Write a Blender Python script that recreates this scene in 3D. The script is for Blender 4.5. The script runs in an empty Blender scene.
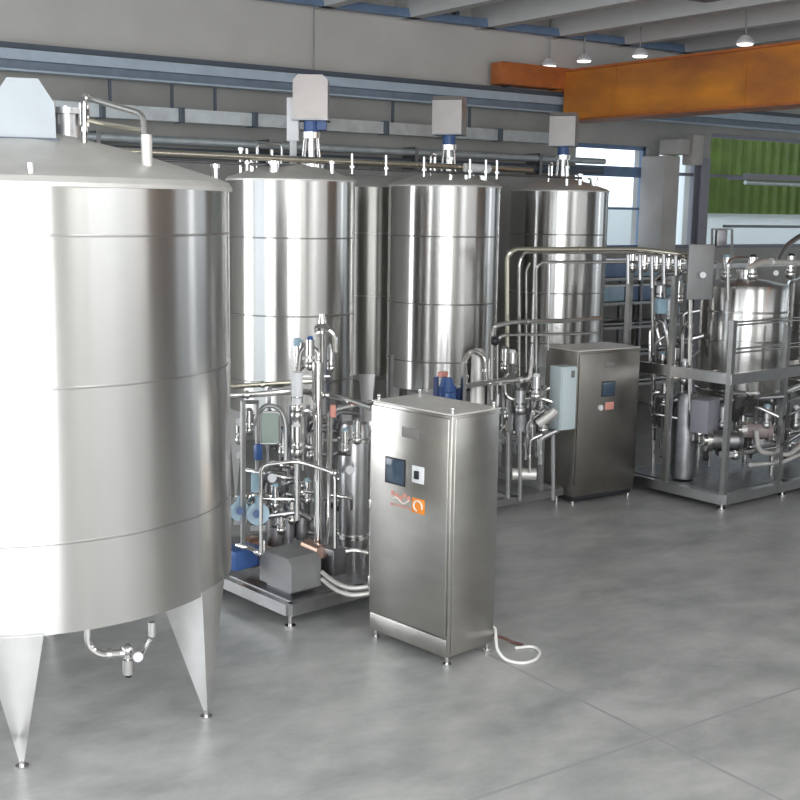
import bpy, bmesh, math, random
from mathutils import Vector, Matrix
random.seed(7)
PI = math.pi
SC = bpy.context.scene
COL = SC.collection

# ------------------------------------------------------------------ camera
F = 1188.0; PITCH = .16; ROLL = .016; YAW = .61; EYE = Vector((0, 0, 3.0))
FW = Vector((math.sin(YAW)*math.cos(PITCH), math.cos(YAW)*math.cos(PITCH), -math.sin(PITCH)))
R0 = Vector((math.cos(YAW), -math.sin(YAW), 0)); U0 = R0.cross(FW)
RT = R0*math.cos(ROLL)+U0*math.sin(ROLL); UP = -R0*math.sin(ROLL)+U0*math.cos(ROLL)
cd = bpy.data.cameras.new('camera'); cam = bpy.data.objects.new('camera', cd); COL.objects.link(cam)
m = Matrix((RT, UP, -FW)).transposed().to_4x4(); m.translation = EYE
cam.matrix_world = m
cd.sensor_width = 36; cd.lens = F/800*36; cd.clip_end = 200
SC.camera = cam

# ------------------------------------------------------------------ world, light, exposure
w = bpy.data.worlds.new('sky'); SC.world = w; w.use_nodes = True
w.node_tree.nodes['Background'].inputs[0].default_value = (.82, .91, 1, 1)
w.node_tree.nodes['Background'].inputs[1].default_value = 2.2
SC.view_settings.view_transform = 'Standard'; SC.view_settings.look = 'None'
SC.view_settings.exposure = 0.0; SC.view_settings.gamma = 1; SC.view_settings.use_curve_mapping = False
def area(name, loc, aim, sx, sy, power, col):
    l = bpy.data.lights.new(name, 'AREA'); l.shape = 'RECTANGLE'; l.size = sx; l.size_y = sy
    l.energy = power; l.color = col
    o = bpy.data.objects.new(name, l); COL.objects.link(o); o.location = loc
    o.rotation_euler = Vector(aim).to_track_quat('-Z', 'Z').to_euler()
    return o
# daylight arriving through the hall's open gates and window bands (all in or outside the walls)
area('daylight_gate_front', (-5.0, -9.35, 2.75), (0, 1, 0), 11.6, 5.2, 1050, (1, .985, 1))
area('daylight_gate_left', (-12.3, 2.4, 2.9), (1, 0, 0), 20.5, 5.2, 1800, (.97, .98, 1))
area('daylight_gate_back', (-5.5, 13.75, 2.6), (0, -1, 0), 11, 4.6, 750, (.97, .98, 1))
area('daylight_windows_front', (13.5, -9.35, 3.6), (0, 1, 0), 14, 1.6, 95, (1, .98, .94))
area('daylight_windows_right', (30.35, 3, 3.3), (-1, 0, 0), 14, 2.0, 380, (.95, .98, 1))
RL = [(-6.0, -.5), (-1.0, -.5), (4.0, -2.5), (9.0, -4.0)]
for rx, ry in RL: area('added_overhead_fill', (rx, ry, 5.36), (0, 0, -1), 2.0, 9, 330, (.97, .985, 1))  # unseen overhead strips, added to brighten the floor

# ------------------------------------------------------------------ helpers
def at(px, py, dist=None, z=None, Y=None, X=None):
    """world point seen at a pixel of the photograph, at a stated real distance / height / plane"""
    d = FW*F+RT*(px-400)-UP*(py-400)
    d /= math.hypot(d.x, d.y)
    if z is not None: t = (z-EYE.z)/d.z
    elif Y is not None: t = Y/d.y
    elif X is not None: t = X/d.x
    else: t = dist
    return EYE+d*t
ROOTS = {}
def rmat(parent):
    while parent is not None and parent.name not in ROOTS: parent = parent.parent
    return ROOTS[parent.name] if parent is not None else Matrix()
class MB:
    def __init__(s): s.bm = bmesh.new()
    def add(s, vs, fs, M=None):
        v = [s.bm.verts.new(M @ Vector(p) if M else Vector(p)) for p in vs]
        for f in fs:
            try: s.bm.faces.new([v[i] for i in f])
            except ValueError: pass
        return v
    def box(s, c, sz, rz=0, bev=0, M=None):
        x, y, z = [a/2 for a in sz]
        T = Matrix.Translation(c) @ Matrix.Rotation(rz, 4, 'Z')
        if M: T = M @ T
        vs = s.add([(-x,-y,-z),(x,-y,-z),(x,y,-z),(-x,y,-z),(-x,-y,z),(x,-y,z),(x,y,z),(-x,y,z)],
              [(0,3,2,1),(4,5,6,7),(0,1,5,4),(1,2,6,5),(2,3,7,6),(3,0,4,7)], T)
        if bev:
            es = set(e for v in vs for e in v.link_edges)
            bmesh.ops.bevel(s.bm, geom=list(es), offset=bev, segments=2, affect='EDGES', profile=.5)
        return s
    def bar(s, a, b, w, h):
        """rectangular bar from a to b, w across, h up"""
        a, b = Vector(a), Vector(b); d = b-a; L = d.length; d.normalize()
        up = Vector((0,0,1)) if abs(d.z) < .95 else Vector((0,1,0))
        sd = d.cross(up).normalized(); up = sd.cross(d)
        vs = []
        for p in (a, b):
            for i, j in ((-1,-1),(1,-1),(1,1),(-1,1)): vs.append(p+sd*w/2*i+up*h/2*j)
        s.add(vs, [(3,2,1,0),(4,5,6,7),(0,1,5,4),(1,2,6,5),(2,3,7,6),(3,0,4,7)]); return s
    def cyl(s, a, b, r, r2=None, seg=18):
        a, b = Vector(a), Vector(b); d = (b-a).normalized()
        r2 = r if r2 is None else r2
        t = Vector((1,0,0)) if abs(d.x) < .8 else Vector((0,1,0))
        u = d.cross(t).normalized(); v = d.cross(u)
        vs = []
        for p, q in ((a, r), (b, r2)):
            for k in range(seg):
                an = 2*PI*k/seg; vs.append(p+(u*math.cos(an)+v*math.sin(an))*q)
        fs = [(k, (k+1) % seg, seg+(k+1) % seg, seg+k) for k in range(seg)]
        fs += [tuple(reversed(range(seg))), tuple(range(seg, 2*seg))]
        s.add(vs, fs); return s
    def tube(s, pts, r, bend=None, seg=10):
        pts = [Vector(p) for p in pts]; bend = bend or r*2.6
        out = [pts[0]]
        for i in range(1, len(pts)-1):
            a, p, b = pts[i-1], pts[i], pts[i+1]
            d1 = (a-p); d2 = (b-p); k = min(bend, d1.length*.48, d2.length*.48)
            q1 = p+d1.normalized()*k; q2 = p+d2.normalized()*k
            for j in range(6):
                t = j/5; out.append(q1*(1-t)**2+p*2*t*(1-t)+q2*t*t)
        out.append(pts[-1])
        q = [out[0]]
        for p in out[1:]:
            if (p-q[-1]).length > 1e-5: q.append(p)
        out = q; n = len(out)
        d = (out[1]-out[0]).normalized()
        t = Vector((0,0,1)) if abs(d.z) < .8 else Vector((1,0,0))
        u = d.cross(t).normalized(); vs = []
        for i, p in enumerate(out):
            dd = (out[min(i+1, n-1)]-out[max(i-1, 0)]).normalized()
            u = (u-dd*u.dot(dd)).normalized(); v = dd.cross(u)
            for k in range(seg):
                an = 2*PI*k/seg; vs.append(p+(u*math.cos(an)+v*math.sin(an))*r)
        fs = [(i*seg+k, i*seg+(k+1) % seg, (i+1)*seg+(k+1) % seg, (i+1)*seg+k) for i in range(n-1) for k in range(seg)]
        fs += [tuple(reversed(range(seg))), tuple(range((n-1)*seg, n*seg))]
        s.add(vs, fs); return s
    def lathe(s, prof, c=(0,0,0), seg=32):
        c = Vector(c); vs = []; fs = []; idx = []
        for r, z in prof:
            if r < 1e-4: idx.append([len(vs)]*seg); vs.append(c+Vector((0,0,z)))
            else:
                idx.append(list(range(len(vs), len(vs)+seg)))
                vs += [c+Vector((r*math.cos(2*PI*k/seg), r*math.sin(2*PI*k/seg), z)) for k in range(seg)]
        for i in range(len(prof)-1):
            for k in range(seg):
                f = [idx[i][k], idx[i][(k+1) % seg], idx[i+1][(k+1) % seg], idx[i+1][k]]
                g = []
                for a in f:
                    if a not in g: g.append(a)
                if len(g) > 2: fs.append(tuple(g))
        for j, rev in ((0, True), (-1, False)):
            if prof[j][0] > 1e-4:
                f = idx[j]; fs.append(tuple(reversed(f)) if rev else tuple(f))
        s.add(vs, fs); return s
    def ball(s, c, r, sz=1):
        n = 8
        return s.lathe([(r*math.sin(PI*i/n), -r*sz*math.cos(PI*i/n)) for i in range(n+1)], c, 14)
    def prism(s, poly, a, b):
        """poly: world points (outline); swept from offset a to offset b (vectors)"""
        a, b = Vector(a), Vector(b); n = len(poly)
        vs = [Vector(p)+a for p in poly]+[Vector(p)+b for p in poly]
        s.add(vs, [tuple(reversed(range(n))), tuple(range(n, 2*n))]+[(k, (k+1) % n, n+(k+1) % n, n+k) for k in range(n)])
        return s
    def build(s, name, mat, parent=None, kind=None, sharp=34):
        bmesh.ops.recalc_face_normals(s.bm, faces=s.bm.faces)
        s.bm.transform(rmat(parent).inverted())
        for f in s.bm.faces: f.smooth = True
        for e in s.bm.edges:
            if len(e.link_faces) == 2:
                if e.calc_face_angle(0) > math.radians(sharp): e.smooth = False
            else: e.smooth = False
        me = bpy.data.meshes.new(name); s.bm.to_mesh(me); s.bm.free()
        me.materials.append(mat)
        o = bpy.data.objects.new(name, me); COL.objects.link(o)
        if parent is not None: o.parent = parent
        if kind: o['kind'] = kind
        return o
def thing(name, label, cat, loc=(0,0,0), rz=0, group=None):
    o = bpy.data.objects.new(name, None); COL.objects.link(o); o.empty_display_size = .1
    o.location = loc; o.rotation_euler = (0, 0, rz)
    o['label'] = label; o['category'] = cat
    if group: o['group'] = group
    ROOTS[o.name] = Matrix.Translation(loc) @ Matrix.Rotation(rz, 4, 'Z')
    return o
def tag(o, label, cat, group=None):
    o['label'] = label; o['category'] = cat
    if group: o['group'] = group
    return o
def dup(root, loc, rz, label, group=None):
    r = root.copy(); COL.objects.link(r); r.location = loc; r.rotation_euler = (0, 0, rz); r['label'] = label
    if group: r['group'] = group
    for ch in list(root.children):
        c = ch.copy(); COL.objects.link(c); c.parent = r
        for g in list(ch.children):
            d = g.copy(); COL.objects.link(d); d.parent = c
    return r
def L(root):      # local -> world for a thing
    M = ROOTS[root.name]
    return lambda x, y, z: M @ Vector((x, y, z))

# ------------------------------------------------------------------ materials
def mat(name, col, rough=.5, metal=0., noise=None, bump=0., scale=6, stretch=(1,1,1), coat=0, emit=0, aniso=0, rvar=0):
    mt = bpy.data.materials.new(name); mt.use_nodes = True; nt = mt.node_tree; n = nt.nodes; l = nt.links
    b = n['Principled BSDF']; b.inputs['Base Color'].default_value = (*col, 1)
    b.inputs['Roughness'].default_value = rough; b.inputs['Metallic'].default_value = metal
    if coat: b.inputs['Coat Weight'].default_value = coat
    if emit:
        b.inputs['Emission Color'].default_value = (*col, 1); b.inputs['Emission Strength'].default_value = emit
    tc = n.new('ShaderNodeTexCoord'); mp = n.new('ShaderNodeMapping'); mp.inputs['Scale'].default_value = stretch
    l.new(tc.outputs['Object'], mp.inputs[0])
    nz = n.new('ShaderNodeTexNoise'); nz.inputs['Scale'].default_value = scale; nz.inputs['Detail'].default_value = 5
    l.new(mp.outputs[0], nz.inputs['Vector'])
    if noise:
        cr = n.new('ShaderNodeValToRGB')
        cr.color_ramp.elements[0].position = .32; cr.color_ramp.elements[1].position = .68
        cr.color_ramp.elements[0].color = (*[c*(1-noise) for c in col], 1)
        cr.color_ramp.elements[1].color = (*[min(1, c*(1+noise)) for c in col], 1)
        l.new(nz.outputs[0], cr.inputs[0]); l.new(cr.outputs[0], b.inputs['Base Color'])
    if bump:
        bp = n.new('ShaderNodeBump'); bp.inputs['Strength'].default_value = bump; bp.inputs['Distance'].default_value = .02
        l.new(nz.outputs[0], bp.inputs['Height']); l.new(bp.outputs[0], b.inputs['Normal'])
    if rvar:
        mr = n.new('ShaderNodeMapRange'); mr.inputs['To Min'].default_value = rough-rvar; mr.inputs['To Max'].default_value = rough+rvar
        l.new(nz.outputs[0], mr.inputs[0]); l.new(mr.outputs[0], b.inputs['Roughness'])
    if aniso:
        b.inputs['Anisotropic'].default_value = aniso
        tg = n.new('ShaderNodeTangent'); tg.direction_type = 'RADIAL'; tg.axis = 'Z'
        l.new(tg.outputs[0], b.inputs['Tangent'])
        b.inputs['Anisotropic Rotation'].default_value = ANROT
    return mt
ANROT = 0.25
M_TANK = mat('tank_steel', (.68,.67,.65), .24, 1, noise=.03, scale=2, stretch=(1,1,.15), aniso=.9)
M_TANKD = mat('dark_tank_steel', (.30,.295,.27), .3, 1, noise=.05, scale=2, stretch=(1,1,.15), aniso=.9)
M_ROOF = mat('satin_steel_roof', (.80,.78,.74), .5, .65, noise=.05)
M_LEG = mat('leg_steel', (.80,.79,.78), .38, 1, noise=.04, aniso=.85)
M_CAB2 = mat('rear_cabinet_steel', (.30,.285,.26), .36, 1, noise=.05)  # darker than the front cabinet: its dim reflections are put into the colour
M_CAB = mat('cabinet_steel', (.50,.485,.455), .30, 1, noise=.06, scale=3, stretch=(1,1,3), bump=.01)
M_PIPE = mat('polished_pipe', (.72,.71,.69), .16, 1)
M_STEEL = mat('frame_steel', (.50,.50,.50), .34, 1, noise=.08)
M_DSTEEL = mat('dull_steel', (.30,.30,.31), .42, 1, noise=.15, scale=12)
M_WELD = mat('weld_seam', (.50,.49,.47), .3, 1, aniso=.8)
M_WHITE = mat('white_plastic', (.78,.79,.80), .4, noise=.03)
M_HOOD = mat('motor_hood_grey', (.42,.46,.49), .35, noise=.04)
M_HOODB = mat('beige_hood', (.42,.39,.37), .3, .3, noise=.05)
M_BLUE = mat('blue_paint', (.045,.11,.30), .35, noise=.1)
M_LBLUE = mat('pale_blue_paint', (.38,.54,.64), .35, noise=.1)
M_NAVY = mat('navy_paint', (.04,.06,.16), .4)
M_BLACK = mat('black_plastic', (.02,.02,.025), .4)
M_RUBBER = mat('rubber', (.04,.04,.04), .7)
M_RED = mat('red_paint', (.55,.05,.06), .4)
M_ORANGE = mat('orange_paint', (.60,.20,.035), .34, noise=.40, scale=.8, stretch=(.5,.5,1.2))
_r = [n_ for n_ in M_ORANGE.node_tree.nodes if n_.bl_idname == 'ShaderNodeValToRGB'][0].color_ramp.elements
_r[0].color = (.38,.13,.04,1); _r[1].color = (1,.38,.035,1); _r[0].position = .36; _r[1].position = .62  # brown to bright patches put the girder's light falloff into its colour
M_DORANGE = mat('dark_orange_paint', (.50,.15,.04), .5, noise=.15)
M_COPPER = mat('bronze_casting', (.55,.38,.30), .35, 1)
M_GREYBOX = mat('grey_enamel', (.27,.27,.27), .45, .3, noise=.05)
M_SCREEN = mat('screen_glass', (.06,.09,.13), .12)
M_DIAL = mat('sight_glass', (.32,.40,.35), .15)
M_PBLUE = mat('pale_enamel', (.62,.72,.74), .4)
M_LABEL = mat('engraved_label', (.22,.21,.20), .4)
M_OR2 = mat('orange_print', (.85,.28,.03), .5)
M_PINK = mat('red_print', (.75,.33,.27), .5)
M_CREAM = mat('cream_print', (.85,.78,.72), .5)
M_HOSE = mat('clear_hose', (.74,.74,.70), .3)
M_WALL = mat('plaster_wall', (.60,.58,.545), .8, noise=.05, scale=1.2)
M_WALLG = mat('grey_panel_wall', (.40,.395,.37), .7, noise=.10, scale=1.5)
M_WALLD = mat('shaded_brick_wall', (.42,.40,.38), .8, noise=.06, scale=1.5)
M_CEIL = mat('ceiling_concrete', (.55,.55,.54), .8, noise=.06, scale=1)
M_PILLAR = mat('pillar_concrete', (.48,.46,.44), .7, noise=.08, scale=3)
M_RAIL = mat('runway_paint', (.46,.55,.64), .4, noise=.08)
M_WEB = mat('runway_web_paint', (.22,.27,.33), .5, noise=.1)
M_DRAIL = mat('dark_rail', (.10,.12,.15), .5)
M_BLUEG = mat('blue_grey_paint', (.16,.24,.38), .45, noise=.1)
M_TRAY = mat('galvanised_tray', (.62,.68,.70), .35, .5, noise=.12)
M_COLG = mat('mauve_steel_paint', (.27,.27,.31), .5)
M_GREEN = mat('green_sheet', (.075,.12,.012), .55, noise=.25, scale=3)
M_OUTW = mat('outside_render', (.80,.84,.84), .7)
M_LAMP = mat('lamp_glow', (1,.98,.92), .3, emit=3.5)
M_YPIPE = mat('warm_pipe', (.76,.72,.60), .22, 1)

def glass():
    mt = bpy.data.materials.new('window_glass'); mt.use_nodes = True; nt = mt.node_tree
    b = nt.nodes['Principled BSDF']; b.inputs['Base Color'].default_value = (.9,.96,1,1)
    b.inputs['Roughness'].default_value = 0; b.inputs['Transmission Weight'].default_value = 1; b.inputs['IOR'].default_value = 1.02
    b.inputs['Alpha'].default_value = .35
    return mt
M_GLASS = glass()

def floor_mat():
    mt = bpy.data.materials.new('polished_concrete'); mt.use_nodes = True; nt = mt.node_tree; n = nt.nodes; l = nt.links
    b = n['Principled BSDF']; tc = n.new('ShaderNodeTexCoord')
    mp = n.new('ShaderNodeMapping'); mp.inputs['Rotation'].default_value = (0, 0, .35); mp.inputs['Scale'].default_value = (1, 1.5, 1)
    l.new(tc.outputs['Object'], mp.inputs[0])
    a = n.new('ShaderNodeTexNoise'); a.inputs['Scale'].default_value = 1.5; a.inputs['Detail'].default_value = 6; a.inputs['Distortion'].default_value = .15; a.inputs['Roughness'].default_value = .66
    l.new(mp.outputs[0], a.inputs['Vector'])
    cr = n.new('ShaderNodeValToRGB'); e = cr.color_ramp.elements
    e[0].position = .30; e[0].color = (.26,.27,.265,1); e[1].position = .70; e[1].color = (.48,.48,.465,1)
    l.new(a.outputs[0], cr.inputs[0])
    # saw-cut joints every 4 m, running through (4.95, 4.45)
    sp = n.new('ShaderNodeSeparateXYZ'); l.new(tc.outputs['Object'], sp.inputs[0])
    prev = None
    for ax, off in (('X', 4.95), ('Y', 4.45)):
        s = n.new('ShaderNodeMath'); s.operation = 'SUBTRACT'; l.new(sp.outputs[ax], s.inputs[0]); s.inputs[1].default_value = off-2
        mo = n.new('ShaderNodeMath'); mo.operation = 'PINGPONG'; mo.inputs[1].default_value = 2; l.new(s.outputs[0], mo.inputs[0])
        g = n.new('ShaderNodeMath'); g.operation = 'GREATER_THAN'; g.inputs[1].default_value = 1.989; l.new(mo.outputs[0], g.inputs[0])
        if prev is None: prev = g
        else:
            mx = n.new('ShaderNodeMath'); mx.operation = 'MAXIMUM'; l.new(prev.outputs[0], mx.inputs[0]); l.new(g.outputs[0], mx.inputs[1]); prev = mx
    mc = n.new('ShaderNodeMix'); mc.data_type = 'RGBA'
    l.new(prev.outputs[0], mc.inputs['Factor']); l.new(cr.outputs[0], mc.inputs[6]); mc.inputs[7].default_value = (.31,.31,.31,1)
    l.new(mc.outputs[2], b.inputs['Base Color'])
    mr = n.new('ShaderNodeMapRange'); mr.inputs['To Min'].default_value = .22; mr.inputs['To Max'].default_value = .5
    l.new(a.outputs[0], mr.inputs[0]); l.new(mr.outputs[0], b.inputs['Roughness'])
    b.inputs['Specular IOR Level'].default_value = .6
    return mt
M_FLOOR = floor_mat()

# ------------------------------------------------------------------ the hall
WX0, WX1, WY0, WY1, H = -12.0, 30.0, -9.0, 13.5, 5.75
MB().box(((WX0+WX1)/2, (WY0+WY1)/2, -.1), (WX1-WX0+.6, WY1-WY0+.6, .2)).build('floor', M_FLOOR, kind='structure')
c = MB().box(((WX0+WX1)/2, (WY0+WY1)/2, H+.1), (WX1-WX0+.6, WY1-WY0+.6, .2))
x = WX0+.5
while x < WX1:
    c.prism([(x-.16, 0, H), (x+.16, 0, H), (x+.09, 0, H-.30), (x-.09, 0, H-.30)], (0, WY0, 0), (0, WY1, 0)); x += 1.3
c.build('ceiling', M_CEIL, kind='structure')
def wall_with_holes(name, axis, pos, a0, a1, holes, m, th=.3, z1=H):
    """axis 'x': wall runs along x at y=pos; holes: (a0,a1,z0,z1)"""
    b = MB()
    def seg(u0, u1, z0, z1_):
        if u1-u0 < 1e-3 or z1_-z0 < 1e-3: return
        if axis == 'x': b.box(((u0+u1)/2, pos, (z0+z1_)/2), (u1-u0, th, z1_-z0))
        else: b.box((pos, (u0+u1)/2, (z0+z1_)/2), (th, u1-u0, z1_-z0))
    u = a0
    for h0, h1, z0, zt in sorted(holes):
        seg(u, h0, 0, z1); seg(h0, h1, 0, z0); seg(h0, h1, zt, z1); u = h1
    seg(u, a1, 0, z1)
    return b.build(name, m, kind='structure')
# visible long wall: plaster beam zone above the crane runway, panel wall below, windows on the right
WIN = [(12.6, 14.15, 2.42, 4.02), (14.4, 15.35, 2.42, 4.02), (15.6, 19.6, 2.42, 4.30), (20.0, 25.0, 2.42, 4.30)]
wall_with_holes('wall_back', 'x', WY1+.15, WX0, WX1, [(-11, 0, .3, 4.6)]+WIN, M_WALLG, z1=4.70)
MB().box(((WX0+WX1)/2, WY1+.10, (4.70+H)/2), (WX1-WX0, .4, H-4.70)).build('wall_back_beam', M_WALL, kind='structure')
wall_with_holes('wall_front', 'x', WY0-.15, WX0, WX1, [(-10.8, .8, .15, 5.35), (6.5, 20.5, 2.8, 4.4)], M_WALL)
wall_with_holes('wall_left', 'y', WX0-.15, WY0, WY1, [(-7.8, 12.6, .3, 5.5)], M_WALL)
wall_with_holes('wall_right', 'y', WX1+.15, WY0, WY1, [(-4, 10, 2.3, 4.3)], M_WALL)
for i, (a, b, z0, z1) in enumerate(WIN):
    f = MB(); y = WY1+.10
    for zz in (z0+.03, z1-.03): f.box(((a+b)/2, y, zz), (b-a, .08, .06))
    for zz in ((3.05, .035), (3.62, .16)) if i == 0 else ((3.62, .05),): f.box(((a+b)/2, y, zz[0]), (b-a, .06, zz[1]))
    n = max(1, round((b-a)/1.1)) if i != 2 else 1
    for k in range(n+1):
        xx = a+.03+(b-a-.06)*k/n; f.box((xx, y, (z0+z1)/2), (.05, .08, z1-z0))
    fr = f.build('window_%d' % (i+1), M_BLUEG if i == 0 else M_COLG, kind='structure')
    MB().box(((a+b)/2, y+.01, (z0+z1)/2), (b-a-.1, .012, z1-z0-.1)).build('pane', M_GLASS, fr)
for i, (rx, ry) in enumerate(RL):
    f = MB()
    for dx in (-1.06, 1.06): f.box((rx+dx, ry, 5.44), (.08, 9.2, .2))
    for dy in (-4.56, -1.5, 1.5, 4.56): f.box((rx, ry+dy, 5.44), (2.2, .08, .2))
    f.build('window_%d' % (5+i), M_WHITE, kind='structure')  # frames around the added fill strips, under a closed ceiling
# concrete pillar and steel column against the wall
pl = MB()
pl.box((14.06, 13.15, 1.93), (.34, .5, 3.86), 0, .02)
pl.build('trim_1', M_PILLAR, kind='structure')
s = MB(); cx = at(699, 200, Y=13.1).x
s.box((cx, 13.0, 1.93), (.20, .02, 3.86)); s.box((cx, 13.14, 1.93), (.20, .02, 3.86)); s.box((cx, 13.07, 1.93), (.02, .13, 3.86))
s.build('trim_2', M_COLG, kind='structure')
# corbel and bracket box on the pillar tops
q = at(677, 147, Y=12.9); MB().box((q.x, 12.95, q.z), (.26, .4, .24), 0, .02).build('trim_3', M_PILLAR, kind='structure')
q = at(694, 150, Y=12.85); MB().box((q.x, 12.87, q.z), (.24, .22, .46), 0, .02).build('trim_4', M_PILLAR, kind='structure')

tag(MB().box((16.28, 14.5, 2.2), (.46, .2, 4.4), 0, .01).build('gate_post', M_OUTW), 'broad white post outside, seen between the pillar and steel column', 'post')
# outside: green sheeting on the neighbouring yard screen
g = MB(); x = 16.5; pts = []
while x < 32:
    pts += [(x, 0, 0), (x+.12, .0, 0), (x+.16, .09, 0), (x+.28, .09, 0)]; x += .32
vs = [(p[0]+2, 17.2+p[1], 3.0) for p in pts]+[(p[0]+2, 17.2+p[1], 5.2) for p in pts]; n = len(pts)
g.add(vs, [(k, k+1, n+k+1, n+k) for k in range(n-1)])
vs = [(p[0]+2, 17.23+p[1], 3.0) for p in pts]+[(p[0]+2, 17.23+p[1], 5.2) for p in pts]
g.add(vs, [(k, k+1, n+k+1, n+k) for k in range(n-1)])
tag(g.build('corrugated_sheeting', M_GREEN), 'green corrugated sheeting outside, behind the right-hand windows', 'sheeting')
tag(MB().box((24, 17.55, 1.55), (18, .4, 3.1)).build('yard_wall', M_OUTW), 'pale rendered low wall outside under the green sheeting', 'wall')
MB().box((10, 24, -.15), (70, 20.2, .1)).build('ground', mat('yard_asphalt', (.45,.46,.46), .8, noise=.1), kind='structure')

# ------------------------------------------------------------------ wall services and crane
def long_thing(name, label, cat, x0, x1, y, z): return thing(name, label, cat, ((x0+x1)/2, y, z))
t = thing('runway_beam', 'pale blue steel crane runway beam along the long wall', 'beam', (9, 13.2, 4.45))
MB().box((9, 13.2, 4.56), (41.5, .20, .11)).build('rail_flange', M_RAIL, t)
MB().box((9, 13.25, 4.455), (41.5, .04, .10)).build('web', M_WEB, t)
MB().box((9, 13.2, 4.40), (41.5, .16, .02)).build('lower_flange', M_RAIL, t)
MB().box((9, 13.24, 4.66), (41.5, .10, .06)).build('crane_rail', M_DRAIL, t)
t = thing('ceiling_conduit', 'blue grey conduit beam running under the ceiling along the wall', 'conduit', (9, 13.15, 5.42))
MB().box((9, 13.15, 5.50), (41.5, .14, .10)).build('channel', M_BLUEG, t)
b = MB()
for k in range(16): b.box((-10+2.5*k, 13.15, 5.60), (.06, .08, .16))
b.build('bracket', M_DRAIL, t)
# lit cable tray with hangers
t = thing('cable_tray', 'galvanised cable tray with dark clips hung below the runway', 'cable tray', (7.0, 13.1, 3.95))
x = 1.2
trs = MB()
while x < 11.6:
    trs.box((x+.46, 13.08, 4.02), (.90, .16, .15)); MB().box((x-.01, 13.05, 4.02), (.05, .2, .17)).build('clip', M_DRAIL, t); x += .95
trs.build('tray', M_TRAY, t)
for px in (110, 172, 215, 393, 470):
    p = at(px, 100, Y=13.08)
    MB().box((p.x, 13.08, 4.23), (.03, .03, .28)).build('hanger', M_DRAIL, t)
t = thing('wall_pipe', 'dull steel pipe pair fixed low on the wall behind the tanks', 'pipe', (6, 13.15, 3.6))
MB().cyl((-8, 13.2, 3.74), (12.9, 13.2, 3.74), .045).build('pipe', M_TRAY, t)
MB().cyl((-8, 13.25, 3.60), (12.9, 13.25, 3.60), .06).build('pipe', M_DRAIL, t)
for k in range(9):
    MB().box((-6+2.2*k, 13.3, 3.66), (.05, .3, .3)).build('bracket', M_DSTEEL, t)
# service rail across the windows on the right
t = thing('service_rail', 'grey double pipe rail crossing in front of right-hand windows', 'pipe', (19, 12.85, 3.5))
MB().box((20.5, 12.85, 3.60), (9.6, .08, .09)).build('rail', M_COLG, t)
MB().cyl((15.7, 12.83, 3.50), (25.3, 12.83, 3.50), .035).build('pipe', M_TRAY, t)
for xx in (15.9, 18.6, 21.3, 24): MB().box((xx, 13.1, 3.58), (.05, .5, .06)).build('bracket', M_COLG, t)
t = thing('sill_pipe', 'thin grey pipe run above the window sill on the right', 'pipe', (19, 12.8, 2.8))
MB().cyl((15.2, 12.8, 2.80), (26, 12.8, 2.80), .022).build('pipe', M_DSTEEL, t)
MB().cyl((17.6, 12.8, 2.60), (26, 12.8, 2.60), .05).build('pipe', M_BLUEG, t)
# overhead crane
t = thing('overhead_crane', 'orange box girder of the overhead travelling crane', 'crane', (12.2, 4, 4.3))
gx = 11.85
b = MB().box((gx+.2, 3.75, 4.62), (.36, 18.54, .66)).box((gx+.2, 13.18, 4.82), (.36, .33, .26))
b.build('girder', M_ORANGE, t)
MB().box((gx+.2, 3.9, 4.965), (.46, 18.9, .03)).build('top_flange', M_DORANGE, t)
MB().box((gx+.2, 3.75, 4.275), (.50, 18.5, .03)).build('bottom_flange', M_DORANGE, t)
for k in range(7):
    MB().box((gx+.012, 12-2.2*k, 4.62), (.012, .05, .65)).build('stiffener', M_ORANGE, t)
b = MB().box((11.85, 13.12, 4.86), (2.3, .26, .30), 0, .02)
b.build('end_carriage', M_DORANGE, t)
for xx in (10.95, 12.75): MB().cyl((xx, 13.05, 4.78), (xx, 13.25, 4.78), .085).build('wheel', M_DSTEEL, t)
tag(MB().cyl((at(313, 40, Y=13.3).x, 13.28, 4.65), (at(313, 40, Y=13.3).x, 13.28, 5.6), .008).build('hanging_cable', M_DSTEEL), 'thin dark cable hanging down the upper wall above the second tank', 'cable')
# ceiling lamps just beyond the girder
LP = [(549, 66, 'farthest small ceiling lamp, above the crane carriage'), (584, 61, 'second small ceiling lamp from the wall above orange girder'),
      (640, 56, 'third small ceiling lamp from the wall above orange girder'), (745, 44, 'nearest small ceiling lamp above the orange girder')]
for px, py, lb in LP:
    p = at(px, py, X=12.25)
    if p.y > 13.2: p = at(px, py, Y=13.2)
    t = thing('ceiling_lamp', lb, 'lamp', (p.x, p.y, p.z), 0, 'ceiling lamps over the crane')
    MB().lathe([(0, -.02), (.09, -.015), (.10, 0), (.09, .015), (0, .015)], p, 20).build('diffuser', M_LAMP, t)
    MB().lathe([(.11, .0), (.11, .03), (.05, .1), (0, .1)], p, 20).build('housing', M_WHITE, t)
    MB().cyl(p+Vector((0,0,.1)), (p.x, p.y, H-.02), .012).build('rod', M_DSTEEL, t)
# blue heater box under the ceiling (top edge of the picture)
p = at(700, 2, Y=9.0)
t = thing('unit_heater', 'blue grey unit heater hung high under the ceiling', 'heater', (p.x, p.y, p.z))
MB().box(p+Vector((0,0,.08)), (.5, .3, .10), 0, .02).build('casing', M_BLUEG, t)
for dx in (-.3, .3): MB().cyl((p.x+dx, p.y, p.z+.08), (p.x+dx, p.y, H-.02), .01).build('rod', M_DSTEEL, t)

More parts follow.
